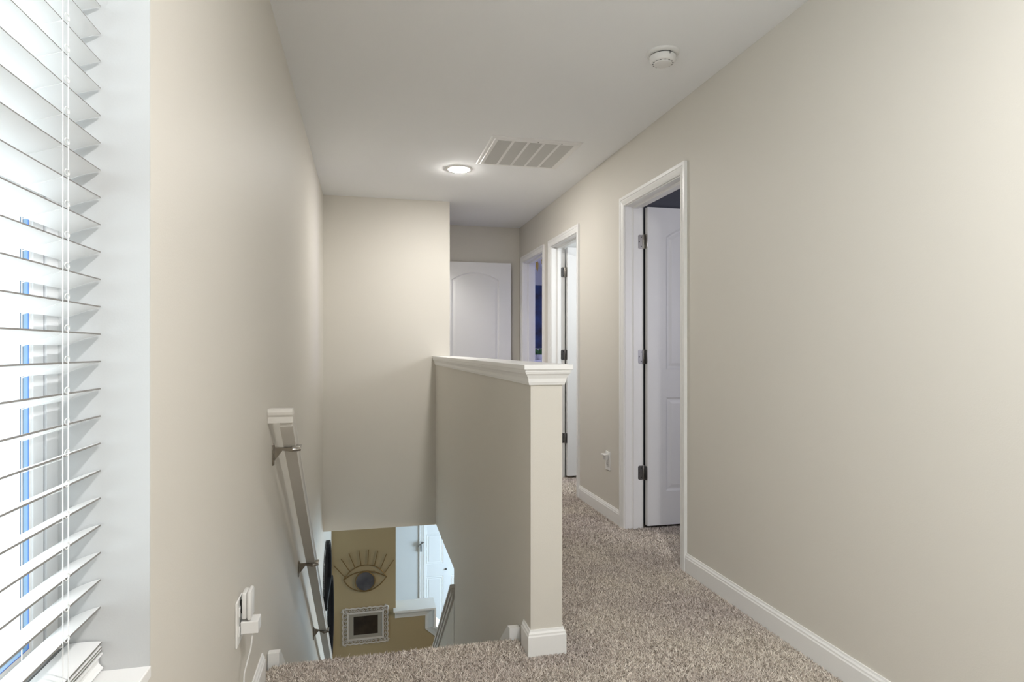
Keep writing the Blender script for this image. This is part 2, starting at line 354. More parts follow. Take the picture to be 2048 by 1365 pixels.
# ------------------------------------------------------------------ doors
CAS = [(0, 0), (0, .008), (-.004, .0105), (-.009, .0095), (-.013, .011), (-.030, .0145), (-.036, .013), (-.040, .0165), (-.057, .0165), (-.057, 0)]
def arch_outline(x0, x1, z0, zs, zp, ins, n=12):
    """bottom corners plus an arc from shoulder to shoulder (peak zp); ins shrinks it"""
    if zp is None:
        return [(x0+ins, z0+ins), (x1-ins, z0+ins), (x1-ins, zs-ins), (x0+ins, zs-ins)]
    hw = (x1-x0)/2; sag = zp-zs; R = (hw*hw+sag*sag)/(2*sag); cz = zp-R; cx = (x0+x1)/2
    r = R-ins; w = hw-ins; a0 = math.asin(min(1, w/r))
    return [(x0+ins, z0+ins), (x1-ins, z0+ins)] + [(cx+r*math.sin(a), cz+r*math.cos(a)) for a in [a0-2*a0*i/n for i in range(n+1)]]
def leaf(parent, org, u, nrm, w, h, panels, mat_='door', hinges=None, T=.035, name='door_leaf'):
    """door leaf: org = lower hinge-side corner on the front face, u along the width, nrm out of the front face"""
    org, u, nrm = Vector(org), Vector(u), Vector(nrm)
    Q = lambda a, z, d: tuple(org + u*a + Vector((0, 0, z)) + nrm*d)
    mb = MB()
    for sgn, base_d in ((1, 0), (-1, -T)):
        xs0 = min(p[0] for p in panels); xs1 = max(p[1] for p in panels)
        for p in panels:
            out = arch_outline(*p, 0)
            if p[4] is not None:      # fill between the arc and the shoulder-peak rectangle
                arc = out[2:]
                for i in range(len(arc)-1):
                    mb.add([Q(*arc[i], base_d), Q(*arc[i+1], base_d), Q(arc[i+1][0], p[4], base_d), Q(arc[i][0], p[4], base_d)], [(0, 1, 2, 3)])
        # cut the rest of the face into rectangles
        cols = sorted({0, w} | {p[0] for p in panels} | {p[1] for p in panels})
        for ca, cb in zip(cols, cols[1:]):
            ps = sorted([p for p in panels if p[0] <= ca+1e-6 and p[1] >= cb-1e-6], key=lambda p: p[2])
            z = 0
            for p in ps:
                mb.add([Q(ca, z, base_d), Q(cb, z, base_d), Q(cb, p[2], base_d), Q(ca, p[2], base_d)], [(0, 1, 2, 3)]); z = p[4] if p[4] is not None else p[3]
            mb.add([Q(ca, z, base_d), Q(cb, z, base_d), Q(cb, h, base_d), Q(ca, h, base_d)], [(0, 1, 2, 3)])
    for (a0, z0), (a1, z1) in (((0, 0), (w, 0)), ((w, 0), (w, h)), ((w, h), (0, h)), ((0, h), (0, 0))):
        mb.add([Q(a0, z0, 0), Q(a1, z1, 0), Q(a1, z1, -T), Q(a0, z0, -T)], [(0, 1, 2, 3)])
    lf = mb.build(name, mat_, parent)
    steps = [(0, 0), (.005, -.004), (.012, -.0085), (.020, -.0085), (.028, -.006), (.040, -.0025)]
    for p in panels:
        pm = MB()
        for sgn, bd in ((1, 0), (-1, -T)):
            loops = [[Q(a, z, bd + sgn*d) for a, z in arch_outline(*p, i)] for i, d in steps]; k = len(loops[0]); vs = sum(loops, [])
            fs = [(i*k+q, i*k+(q+1) % k, (i+1)*k+(q+1) % k, (i+1)*k+q) for i in range(len(loops)-1) for q in range(k)]
            fs.append(tuple((len(loops)-1)*k+q for q in range(k))); pm.add(vs, fs)
        pm.build('panel', mat_, lf)
    return lf
def plate_round(mb, c, hw, hh, th, axis, rc=.012):
    """thin plate with rounded corners centred at c; axis = thickness direction"""
    pts = []
    for sx, sz, a0 in ((1, 1, 0), (-1, 1, 90), (-1, -1, 180), (1, -1, 270)):
        for a in (0, 30, 60, 90):
            t = math.radians(a0+a); pts.append((sx*(hw-rc)+rc*math.cos(t), sz*(hh-rc)+rc*math.sin(t)))
    if axis == 'y': mb.prism([(c[0]+p, c[2]+q) for p, q in pts], 'y', c[1]-th/2, c[1]+th/2)
    else: mb.prism([(c[1]+p, c[2]+q) for p, q in pts], 'x', c[0]-th/2, c[0]+th/2)
def hinge(lf, x, y, z, m='pewter', sy=-1):
    """hinge on a far jamb face at y; jamb plate lies in the jamb, the barrel stands at x and a second plate covers the leaf edge"""
    mb = MB(); plate_round(mb, (x-.020, y+sy*.0012, z), .019, .045, .0024, 'y')
    plate_round(mb, (x+.0075, y+sy*.023, z), .016, .045, .003, 'x')
    mb.lathe([(.0055, -.046), (.0062, -.045), (.0062, .045), (.0055, .046)], (x-.001, y+sy*.004, z), 'z', 10)
    for dz in (-.018, .018, 0.0): mb.lathe([(.0062, dz-.001), (.0068, dz), (.0062, dz+.001)], (x-.001, y+sy*.004, z), 'z', 10)
    h = mb.build('hinge', m, lf, smooth=True)
    return h
def hinge_screws(dr, x, y, z, sy=-1):
    for dx, dz in ((-.010, .03), (-.024, 0), (-.010, -.03)): MB().lathe([(.0034, 0), (.0034, .0006)], (x-.006+dx, y+sy*.0028, z+dz), 'y', 10).build('screw', 'hole', dr)
def frame(dr, Y0, Y1):
    b = MB()                       # jamb lining with its door stop, swept up, over and down
    path = [(XR, Y0, -.012), (XR, Y0, HEAD), (XR, Y1, HEAD), (XR, Y1, -.012)]
    # a is towards the opening (+) ; b along -x (towards the hall) so depth is negative
    b.sweep(path, (-1, 0, 0), [(-.019, .0), (0, 0), (0, -.044), (.004, -.046), (.007, -.052), (.011, -.054), (.011, -.083), (0, -.084), (0, -.119), (-.019, -.119)])
    b.build('jamb', 'white', dr)
    for side in (0, 1):
        b = MB(); r = .005
        if side == 0: b.sweep([(XR, Y0-r, -.012), (XR, Y0-r, HEAD+r), (XR, Y1+r, HEAD+r), (XR, Y1+r, -.012)], (-1, 0, 0), CAS)
        else: b.sweep([(XR2, Y1+r, -.012), (XR2, Y1+r, HEAD+r), (XR2, Y0-r, HEAD+r), (XR2, Y0-r, -.012)], (1, 0, 0), CAS)
        b.build('casing', 'white', dr)
def std_panels(w, h):
    return [(.128, w-.128, .215, .815, None), (.128, w-.128, .995, h-.185, h-.105)]
LH = 2.030
lab = {1: 'white door frame nearest on the hall wall, its leaf open into a dark room', 2: 'white door frame in mid hall opening on a brightly lit room', 3: 'white door frame at the far end of the hall opening on a blue lit room'}
doors = {}
for k in (1, 2, 3):
    dr = root(f'door_{k}', (XR, D[k][0], 0), lab[k], 'door', kind='structure'); doors[k] = dr
    frame(dr, *D[k])
    Y0, Y1 = D[k]
    w = Y1-Y0-.006
    if k < 3:
        lf = leaf(dr, (XR2+.016, Y1-.041, .013), (1, 0, 0), (0, -1, 0), w, LH, std_panels(w, LH))
        for z in (1.826, 1.089, .346):
            hh = hinge(lf, XR2+.007, Y1, z, 'nickel' if z > 1.5 else 'pewter'); hinge_screws(lf, XR2+.007, Y1, z)
        nb = MB(); nb.lathe([(.0, -.062), (.018, -.060), (.026, -.048), (.024, -.034), (.011, -.024), (.011, -.008), (.028, -.006), (.030, 0)], (XR2+.009+w-.06, Y1-.041, .93), 'y', 20)
        nb.build('knob', 'nickel', lf, smooth=True)
    else:
        lf = leaf(dr, (XR2+.009, Y0+.041, .013), (1, 0, 0), (0, 1, 0), w, LH, std_panels(w, LH))
# end door: leaf of the closet doorway standing open against the end wall
d4 = root('door_4', (HX1, 6.40, 0), 'white arched panel door standing open against the end wall', 'door', kind='structure')
lf = leaf(d4, (.736, 6.395, .015), (1, 0, 0), (0, -1, 0), .758, 2.030, [(.128, .63, .215, .815, None), (.128, .63, .995, 1.845, 1.925)])
b = MB(); b.sweep([(HX1, 6.39, -.012), (HX1, 6.39, HEAD), (HX1, 5.635, HEAD), (HX1, 5.635, -.012)], (1, 0, 0), [(-.012, 0), (0, 0), (0, -.119), (-.012, -.119)]); b.build('jamb', 'white', d4)
nb = MB(); nb.lathe([(.0, -.062), (.018, -.060), (.026, -.048), (.024, -.034), (.011, -.024), (.011, -.008), (.028, -.006), (.030, 0)], (.736+.70, 6.395, .93), 'y', 20)
nb.build('knob', 'nickel', lf, smooth=True)
# entrance door downstairs
d5 = root('door_5', (.7, 8.2, LOW), 'white panelled entrance door lit by cool daylight downstairs', 'door', kind='structure')
YD = 8.2
b = MB(); b.sweep([(.683, YD, LOW), (.683, YD, -.75), (1.62, YD, -.75), (1.62, YD, LOW)], (0, -1, 0), [(a*1.5, c*1.4) for a, c in CAS]); b.build('casing', 'white', d5)
lf = leaf(d5, (.706, YD-.012, LOW+.02), (1, 0, 0), (0, -1, 0), .90, 2.28,
          [(.065, .29, .25, 1.19, None), (.065, .29, 1.35, 1.745, None), (.395, .63, .25, 1.19, None), (.395, .63, 1.35, 1.745, None)], T=.01)
b = MB(); b.box(.690, .704, YD-.006, YD-.001, LOW, -.77); b.build('gap', 'hole', d5)
b = MB(); b.lathe([(.010, -.012), (.012, -.008), (.012, 0)], (1.034, YD-.012, -1.757), 'y', 16); b.build('peephole', 'pewter', lf, smooth=True)
b = MB(); b.tube([(.705, YD-.03, -1.50), (.705, YD-.03, -1.40)], .010, 10); b.tube([(.668, YD-.03, -1.425), (.700, YD-.05, -1.392), (.745, YD-.04, -1.375)], .007, 8); b.tube([(.705, YD-.03, -1.40), (.72, YD-.05, -1.37)], .009, 8)
b.build('latch', 'pewter', lf, smooth=True)
b = MB(); b.tube([(.705, YD-.03, -2.20), (.705, YD-.03, -2.14)], .010, 10); b.build('hinge', 'pewter', lf, smooth=True)

# ------------------------------------------------------------------ window
w1 = root('window_1', (XL, WY0, WZ0), 'white framed window behind the blind, overexposed daylight outside', 'window', kind='structure')
XF = -.482
b = MB()
b.box(XO, XL-.0005, WY1-.003, WY1, WZ0, WZ1); b.box(XO, XL-.0005, WY0, WY0+.003, WZ0, WZ1); b.box(XO, XL-.0005, WY0, WY1, WZ1-.003, WZ1)
b.build('reveal', 'reveal', w1)
b = MB(); b.bbox(XO, XL+.001, WY0, WY1, WZ0-.02, WZ0, .002); b.build('sill', 'white', w1)
def ring(mb, x0, x1, y0, y1, z0, z1, t, tz=None):
    tz = tz or t
    mb.box(x0, x1, y0, y0+t, z0, z1); mb.box(x0, x1, y1-t, y1, z0, z1); mb.box(x0, x1, y0+t, y1-t, z0, z0+tz); mb.box(x0, x1, y0+t, y1-t, z1-tz, z1)
b = MB(); ring(b, XF-.022, XF, WY0, WY1, WZ0, WZ1, .039); b.build('frame', 'vinyl', w1)
b = MB(); ring(b, XF-.018, XF-.0035, WY0+.038, WY1-.038, WZ0+.038, WZ1-.038, .0042); b.build('gasket', 'gasket', w1)
def sash(z0, z1, xf):
    y0, y1 = WY0+.042, WY1-.042
    b = MB(); ring(b, xf-.017, xf, y0, y1, z0, z1, .031); sa = b.build('sash', 'vinyl', w1)
    g = .038
    b = MB(); ring(b, xf-.0145, xf-.0025, y0+.030, y1-.030, z0+.030, z1-.030, .0075); b.build('glazing_bead', 'white', sa)
    for nm, ma, d0, d1 in (('reflection_edge', 'sky_tint_deep', .0025, .0037), ('reflection_band', 'sky_tint', .0037, .0090), ('reflection_slate', 'sky_tint_slate', .0090, .0135)):  # coloured bands painting the sky reflection around the pane
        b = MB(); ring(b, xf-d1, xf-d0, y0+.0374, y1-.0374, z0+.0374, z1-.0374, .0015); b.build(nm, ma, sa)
    b = MB(); b.box(xf-.0165, xf-.0135, y0+.034, y1-.034, z0+.034, z1-.034); b.build('pane', 'glass', sa)
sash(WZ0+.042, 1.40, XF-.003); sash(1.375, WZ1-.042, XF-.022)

w2 = root('added_window_2', (-.45, -.8, .3), 'tall unseen white framed window added beside the camera to light the right wall', 'window', kind='structure')  # window added out of view to brighten the right wall
for y0, y1, z0, z1, r_ in ((SY0, SY1, SZ0, SZ1, .05), (SY0+.05, SY1-.05, SZ0+.05, 1.32, .035), (SY0+.05, SY1-.05, 1.29, SZ1-.05, .035)):
    xx = -.50 if r_ > .04 else (-.52 if z0 > 1 else -.50)
    b = MB(); b.sweep([(xx, y0, z0), (xx, y1, z0), (xx, y1, z1), (xx, y0, z1)], (1, 0, 0), [(0, 0), (r_, 0), (r_, -.03), (0, -.03)], closed=True); b.build('frame' if r_ > .04 else 'sash', 'vinyl', w2)
    if r_ < .04: b = MB(); b.box(xx-.016, xx-.012, y0+.02, y1-.02, z0+.02, z1-.02); b.build('pane', 'glass', w2)
# blind
bl = root('window_blind', (-.443, .7, WZ1), 'white faux wood slatted blind lowered inside the window', 'blind')
BY0, BY1, BX = WY0+.006, 1.1395, -.443
b = MB(); b.bbox(BX-.03, BX+.03, BY0, BY1, WZ1-.06, WZ1-.004, .003); b.build('headrail', 'slat', bl)
tilt = math.radians(20)
def slat_mesh(ang, z):
    pr = []
    for i in range(9):
        a = -.025 + .05*i/8; pr.append((a, .0018*(1-(a/.025)**2)+.0013))
    for i in range(9):
        a = .025 - .05*i/8; pr.append((a, .0018*(1-(a/.025)**2)-.0013))
    c, s_ = math.cos(ang), math.sin(ang)
    pr = [(BX + a*c - q*s_, z + a*s_ + q*c) for a, q in pr]
    return MB().prism(pr, 'y', BY0, BY1)
Z0 = .7065; PITCH = .04445
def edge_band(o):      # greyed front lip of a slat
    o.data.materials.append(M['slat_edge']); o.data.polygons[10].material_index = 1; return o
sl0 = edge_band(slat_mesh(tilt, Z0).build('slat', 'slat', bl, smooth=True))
k = 1
while Z0 + k*PITCH < WZ1-.075:
    o = sl0.copy(); COL.objects.link(o); o.parent = bl; o.location = (0, 0, k*PITCH); k += 1
NS = k
for q, z in enumerate((.6445, .6495, .6575)):
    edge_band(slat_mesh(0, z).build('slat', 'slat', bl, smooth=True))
b = MB(); pr = [(-.026, 0), (.026, 0), (.0275, .003), (.024, .006), (.0205, .011), (.020, .017), (.0225, .022), (.0265, .0245), (.0265, .0275), (-.0265, .0275), (-.0265, .0245), (-.020, .018), (-.020, .010), (-.027, .003)]
b.prism([(BX+a, .6135+c) for a, c in pr], 'y', BY0, BY1); b.build('bottom_rail', 'slat', bl)
for yl in (1.005, .38):
    b = MB(); c, s_ = math.cos(tilt), math.sin(tilt)
    xf, xb = BX+.0255*c+.0012, BX-.0255*c-.0012
    b.tube([(xf, yl, .64), (xf, yl, WZ1-.06)], .0008, 6); b.tube([(xb, yl, .64), (xb, yl, WZ1-.06)], .0008, 6)
    b.tube([(xf+.002, yl+.012, .63), (xf+.002, yl+.012, WZ1-.06)], .0009, 6)
    for i in range(NS):
        z = Z0+i*PITCH
        b.tube([(xf, yl, z+.0255*s_-.003), (xb, yl, z-.0255*s_-.003)], .0006, 5)
        lp = [(xf+.003+.003*math.cos(t)*0, yl+.006+.007*math.cos(t), z+.014+.0045*math.sin(t)) for t in [2*PI*j/12 for j in range(12)]]
        b.tube(lp, .0007, 5, closed=True)
    b.build('ladder_cord', 'cord', bl)
    b = MB(); b.tube([(BX+.034*math.sin(t), yl+.012, .626+.028*math.cos(t)) for t in [0, .4, .8, 1.2, 1.6, 2.0]], .001, 6); b.build('cord_tail', 'cord', bl)

# ------------------------------------------------------------------ handrail on the stair wall
hr = root('handrail', (XL, 2.45, .9), 'white painted wall handrail descending the stairs on metal brackets', 'handrail')
RX0, RX1 = -.313, -.258; RY, RZ, RS = 2.432, .917, -.812
y1 = 5.75
def rz(y): return RZ + RS*(y-RY)
n = Vector((0, -RS, 1)).normalized()       # across the rail, upwards
th = .052
# rail: profile with a rounded cap over a narrower body, swept along the slope
P0 = Vector((0, RY, RZ)); P1 = Vector((0, y1, rz(y1))); tdir = (P1-P0).normalized()
prof = [(-.0275, -.004), (-.024, 0), (.024, 0), (.0275, -.004), (.0275, -.014), (.0245, -.020), (.0225, -.028), (.0225, -.052), (-.0225, -.052), (-.0225, -.028), (-.0245, -.020), (-.0275, -.014)]
xc = (RX0+RX1)/2
b = MB(); k = len(prof)
vs = [(xc+a, RY, RZ + q/ n.z) for a, q in prof] + [(xc+a, y1, rz(y1) + q/n.z) for a, q in prof]
b.add(vs, [tuple(range(k)), tuple(range(2*k-1, k-1, -1))] + [(i, (i+1) % k, (i+1) % k+k, i+k) for i in range(k)])
b.build('rail', 'rail', hr)
b = MB()      # level return to the wall at the top end
pr = [(0.0, 0), (.004, .0), (.004, -.052), (-.030, -.052), (-.030, -.030), (-.036, -.022), (-.038, -.012), (-.034, -.002), (-.030, 0)]
b.prism([(RY+.014+p, RZ+q) for p, q in pr], 'x', XL+.0005, RX1-.003); b.build('wall_return', 'rail', hr)
for yb, zb in ((2.535, .748), (3.475, -.012), (4.445, -.785), (5.40, -1.565)):
    b = MB(); zr = rz(yb+.02) - .066
    b.bbox(XL+.0003, XL+.006, yb-.014, yb+.014, zb-.058, zb+.024, .0025); b.lathe([(0, .009), (.005, .0085), (.007, .006)], (XL, yb, zb+.016), 'x', 12); br = b.build('bracket', 'bronze', hr, smooth=True)
    b = MB()
    pts = []
    for i in range(7):
        t = i/6; pts.append((XL+.008+(.285-.23)*t*1.2, yb+.018*t, zb-.004+(zr-zb-.002)*t**.7))
    b.prism([(pts[0][0], zb+.012), (pts[-1][0], zr+.004), (pts[-1][0], zr-.012), ((pts[0][0]*.55+pts[-1][0]*.45), zb-.002), (pts[0][0], zb-.040)], 'y', yb-.006, yb+.008)
    b.build('arm', 'bronze', br)
    b = MB(); b.tube([(pts[-1][0]-.004, yb+.004, zr-.004), (pts[-1][0]+.028, yb+.012, zr-.002)], .0085, 12)
    b.bbox(pts[-1][0]-.004, pts[-1][0]+.03, yb-.005, yb+.045, zr+.002, zr+.010, .002); b.build('saddle', 'nickel', br, smooth=True)

# ------------------------------------------------------------------ ceiling fittings
def recessed(x, y, label, lm, r=.074):
    t = root('recessed_light', (x, y, H), label, 'ceiling light')
    b = MB(); b.lathe([(.097, H), (.097, H-.002), (.091, H-.005), (r+.006, H-.0065), (r+.002, H-.006), (r+.001, H)], (x, y, 0), 'z', 48); b.build('trim_ring', 'vent', t, smooth=True)
    b = MB(); b.lathe([(r-.0005, H-.004), (r*.97, H-.0078), (r*.80, H-.0120), (r*.45, H-.0150), (0, H-.0160)], (x, y, 0), 'z', 48); b.build('lens', lm, t, smooth=True)
recessed(.657, 4.46, 'lit round recessed ceiling light beside the return air vent', 'lens')
recessed(.72, .30, 'round recessed ceiling light above the near end of the landing', 'lens_near')

vt = root('air_vent', (1.043, 4.0, H), 'square white return air grille on the ceiling', 'vent')
vx0, vx1, vy0, vy1 = .751, 1.335, 3.712, 4.295
b = MB(); ring2 = [(vx0, vy0), (vx1, vy0), (vx1, vy1), (vx0, vy1)]
b.sweep([(x, y, H) for x, y in ring2], (0, 0, -1), [(0, 0), (0, .003), (-.006, .007), (-.022, .008), (-.026, .012), (-.046, .012), (-.046, 0)], closed=True); b.build('flange', 'vent', vt)
b = MB(); b.box(vx0+.04, vx1-.04, vy0+.04, vy1-.04, H-.0035, H-.0005); b.build('filter', 'filter', vt)
for i in range(1, 5):
    x = vx0+.046+(vx1-vx0-.092)*i/5
    b = MB(); b.bbox(x-.0085, x+.0085, vy0+.045, vy1-.045, H-.012, H-.004, .0015); b.build('divider', 'vent', vt)
b = MB(); y = vy0+.052
while y < vy1-.055:
    q = [(y, H-.0065), (y+.0095, H-.0112), (y+.0095, H-.0102), (y, H-.0055)]
    b.prism(q, 'x', vx0+.045, vx1-.045); y += .0105
b.build('louver', 'louver', vt, kind='stuff')
for sx in (vx0+.30, vx1-.13): MB().lathe([(.0045, H-.0125), (.0045, H-.0119)], (sx, vy0+.034, 0), 'z', 12).build('screw', 'pewter', vt)

sd = root('smoke_detector', (1.272, 2.512, H), 'round white smoke detector on the ceiling near the camera side', 'smoke detector')
c = (1.272, 2.512, 0)
b = MB(); b.lathe([(.071, H), (.071, H-.006), (.068, H-.010), (.061, H-.0125), (.056, H-.0135), (0, H-.0135)], c, 'z', 56); b.build('mounting_base', 'plastic', sd, smooth=True)
b = MB(); b.lathe([(.0525, H-.0135), (.0525, H-.018)], c, 'z', 48); b.build('gap_ring', 'hole', sd)
b = MB(); b.lathe([(.0555, H-.0175), (.057, H-.019), (.0565, H-.034), (.052, H-.043), (.047, H-.047), (.040, H-.047), (.038, H-.051), (.028, H-.053), (0, H-.053)], c, 'z', 56); body = b.build('cover', 'plastic', sd, smooth=True)
for i in range(14):
    a = 2*PI*i/14; b = MB(); r = .0425
    x, y = c[0]+r*math.cos(a), c[1]+r*math.sin(a); b.bbox(x-.0035, x+.0035, y-.0035, y+.0035, H-.0478, H-.046, .0005); b.build('slot', 'pewter', body)
b = MB(); b.bbox(c[0]+.004, c[0]+.0065, c[1]-.0588, c[1]-.050, H-.027, H-.0135, .0006); b.build('notch', 'hole', body)

# ------------------------------------------------------------------ outlets and things plugged in
def outlet(name, x, nx, yc, zc, label):
    t = root(name, (x, yc, zc), label, 'outlet')
    def bx(a, c2): return (x+a*nx, x+c2*nx) if nx > 0 else (x+c2*nx, x+a*nx)
    b = MB(); x0, x1 = bx(.0003, .006); b.bbox(x0, x1, yc-.041, yc+.041, zc-.063, zc+.063, .0025); b.build('cover_plate', 'plastic_warm', t)
    for dz in (.027, -.027):
        b = MB(); x0, x1 = bx(.005, .0085); b.bbox(x0, x1, yc-.017, yc+.017, zc+dz-.014, zc+dz+.014, .003); s = b.build('socket', 'plastic', t)
        b = MB(); x0, x1 = bx(.008, .0088)
        for dy in (-.006, .006): b.box(x0, x1, yc+dy-.0012, yc+dy+.0012, zc+dz-.002, zc+dz+.006)
        b.build('slot', 'hole', s)
    return t
outlet('wall_outlet', XL, 1, 1.872, .376, 'white outlet cover low on the stair wall behind two plugged-in devices')
pg = root('plug_in_sensor', (XL+.03, 1.865, .44), 'white rounded puck device plugged into the upper socket of the stair wall outlet', 'plug-in device')
b = MB(); b.bbox(XL+.012, XL+.026, 1.858, 1.908, .381, .455, .005); b.build('back_shell', 'plastic', pg, smooth=True)
b = MB(); b.bbox(XL+.0255, XL+.038, 1.855, 1.911, .378, .459, .006); b.build('front_shell', 'plastic', pg, smooth=True)
b = MB(); b.bbox(XL+.007, XL+.013, 1.870, 1.896, .395, .430, .001); b.build('plug', 'hole', pg)
ad = root('charger_adapter', (XL+.04, 1.87, .36), 'white cube charger with a thin cable in the lower socket of the stair wall outlet', 'charger')
b = MB(); b.bbox(XL+.0095, XL+.056, 1.858, 1.908, .340, .375, .0025); b.build('body', 'plastic', ad)
b = MB(); b.tube([(XL+.040, 1.868, .342), (XL+.036, 1.860, .30), (XL+.028, 1.850, .265), (XL+.022, 1.842, .24), (XL+.021, 1.842, .215), (XL+.026, 1.835, .19), (XL+.027, 1.83, .15), (XL+.020, 1.80, .10), (XL+.022, 1.72, .03), (XL+.024, 1.66, .008)], .0022, 8)
b.build('cable', 'plastic', ad, smooth=True)
outlet('wall_outlet', XR, -1, 3.975, .379, 'white outlet on the hall wall between two door frames')
fr = root('air_freshener', (XR-.02, 3.985, .41), 'small white plug-in freshener in the hall wall outlet by the near door frame', 'plug-in device')
b = MB(); b.bbox(XR-.030, XR-.009, 3.955, 4.000, .385, .418, .004); b.bbox(XR-.042, XR-.010, 3.950, 4.012, .417, .425, .002); b.build('body', 'plastic', fr, smooth=True)

# ------------------------------------------------------------------ decor at the foot of the stairs
EY = 6.775
ed = root('eye_wall_decor', (0, 6.795, -1.3), 'gold wire eye shaped wall decor with lashes and a round smoky mirror', 'wall decor')
def smooth_path(pts, n=5):
    out = []; P = [Vector(p) for p in pts]
    for i in range(len(P)-1):
        p0, p1, p2, p3 = P[max(i-1, 0)], P[i], P[i+1], P[min(i+2, len(P)-1)]
        for q in range(n):
            t = q/n; out.append(.5*((2*p1)+(-p0+p2)*t+(2*p0-5*p1+4*p2-p3)*t*t+(-p0+3*p1-3*p2+p3)*t**3))
    return out+[P[-1]]
up = [(-.2253, -1.2860), (-.161, -1.2080), (-.0792, -1.1600), (.010, -1.1480), (.1000, -1.1680), (.1712, -1.2240), (.2194, -1.2872)]
inn = [(-.2253, -1.2900), (-.1481, -1.2420), (-.0619, -1.2190), (.0249, -1.2160), (.1209, -1.2400), (.2194, -1.2872)]
low = [(-.2253, -1.2900), (-.1739, -1.3591), (-.1051, -1.4051), (-.0200, -1.4270), (.060, -1.4170), (.1485, -1.3680), (.2194, -1.2880)]
for nm, pts in (('upper_lid', up), ('lid_crease', inn), ('lower_lid', low)):
    b = MB(); b.tube([(p.x, EY, p.z) for p in smooth_path([(x, 0, z) for x, z in pts])], .0055, 8); b.build(nm, 'gold', ed, smooth=True)
for (x0, z0), (x1, z1) in [((-.2125, -1.2600), (-.3233, -1.1298)), ((-.161, -1.2049), (-.2509, -1.0648)), ((-.1094, -1.1686), (-.1696, -1.0134)), ((-.0446, -1.1496), (-.0688, -.9898)),
                           ((.0249, -1.1461), (.0318, -.9865)), ((.092, -1.1624), (.1271, -1.0061)), ((.156, -1.2004), (.2194, -1.0471)), ((.2, -1.2489), (.2928, -1.1157))]:
    b = MB(); b.tube([(x0, EY, z0), (x1, EY, z1)], .005, 8); b.build('eyelash', 'gold', ed, smooth=True)
b = MB(); b.tube([(-.004+.101*math.cos(t), EY-.002, -1.320+.101*math.sin(t)) for t in [2*PI*i/36 for i in range(36)]], .0065, 8, closed=True); b.build('iris_rim', 'gold', ed, smooth=True)
b = MB(); b.lathe([(0, -.004), (.098, -.004), (.098, .008)], (-.004, EY, -1.320), 'y', 40); b.build('mirror', 'smoky', ed)
for x, z in ((-.09, -1.225), (.09, -1.225), (-.02, -1.424)): MB().tube([(x, EY, z), (x, 6.795, z)], .003, 6).build('standoff', 'gold', ed)

pf = root('picture_frame', (0, 6.795, -1.79), 'ornate white scrollwork picture frame with a dark photo in a grey mat', 'picture frame')
x0, x1, z0, z1 = -.230, .231, -1.980, -1.606
b = MB(); ring3 = [(x0+.046, z0+.046), (x1-.046, z0+.046), (x1-.046, z1-.046), (x0+.046, z1-.046)]
b.sweep([(x, 6.795, z) for x, z in ring3], (0, -1, 0), [(-.008, 0), (-.008, .020), (0, .024), (.008, .022), (.013, .014), (.013, 0)], closed=True); b.build('inner_bar', 'ornate', pf)
b = MB(); n_ = 0
pts = []
per = [(x0, z0), (x1, z0), (x1, z1), (x0, z1), (x0, z0)]
for (ax, az), (bx_, bz) in zip(per, per[1:]):
    L = math.hypot(bx_-ax, bz-az); m_ = int(L/.012)
    for i in range(m_):
        t = i/m_; px_, pz = ax+(bx_-ax)*t, az+(bz-az)*t; wv = .004*math.sin(i*1.3)
        nx_, nz = (az-bz)/L, (bx_-ax)/L; pts.append((px_-nx_*wv, 6.785, pz-nz*wv))
b.tube(pts, .0085, 7, closed=True); b.build('outer_bar', 'ornate', pf, smooth=True)
b = MB(); i = 0
for (ax, az), (bx_, bz) in zip(per, per[1:]):
    L = math.hypot(bx_-ax, bz-az); ux, uz = (bx_-ax)/L, (bz-az)/L; nx_, nz = -uz, ux
    m_ = int(L/.040)
    for j in range(m_+1):
        s0 = L*(j+.0)/m_; cx_, cz_ = ax+ux*s0+nx_*.022, az+uz*s0+nz*.022; sg = 1 if (i % 2) else -1; i += 1
        arc = [(cx_+ux*sg*.012*math.cos(t)*(1-.10*t)+nx_*.013*math.sin(t)*(1-.10*t), 6.784, cz_+uz*sg*.012*math.cos(t)*(1-.10*t)+nz*.013*math.sin(t)*(1-.10*t)) for t in [q*.55 for q in range(11)]]
        b.tube(arc, .0048, 6)
        b.lathe([(0, -.008), (.006, -.005), (.007, 0)], (cx_+ux*.017, 6.787, cz_+uz*.017), 'y', 8)
b.build('scrollwork', 'ornate', pf, smooth=True)
b = MB(); b.box(x0+.052, x1-.052, 6.785, 6.794, z0+.052, z1-.052); b.build('mat_board', 'matboard', pf)
b = MB(); b.box(-.1224, .128, 6.783, 6.7852, -1.885, -1.692); b.build('photo', 'photo', pf)

# two black framed mirrors on the side wall of the foot of the stairs
mr = root('arched_mirror', (XL, 5.85, -.85), 'black framed arched mirror on the side wall below the stairwell ceiling', 'mirror')
def outline_arch(yc, hw, z0, zs, n=20): return [(yc-hw, z0), (yc+hw, z0)] + [(yc+hw*math.cos(t), zs+hw*.9*math.sin(t)) for t in [PI*i/n for i in range(n+1)]]
def outline_oval(yc, hw, zc_, hh, n=36): return [(yc+hw*math.cos(2*PI*i/n), zc_+hh*math.sin(2*PI*i/n)) for i in range(n)]
def wall_mirror(t, pts, dep=.034, wd=.03):
    b = MB(); b.sweep([(XL, y, z) for y, z in pts], (1, 0, 0), [(0, 0.0005), (0, dep), (wd, dep*.9), (wd, .0005)], closed=True); b.build('frame', 'black', t)
    b = MB(); b.prism(pts, 'x', XL+.001, XL+.012); b.build('glass', 'mirror', t)
wall_mirror(mr, outline_arch(5.80, .38, -1.05, -.93))
mr2 = root('oval_mirror', (XL, 6.3, -1.35), 'black framed oval mirror below the arched mirror on the side wall', 'mirror')
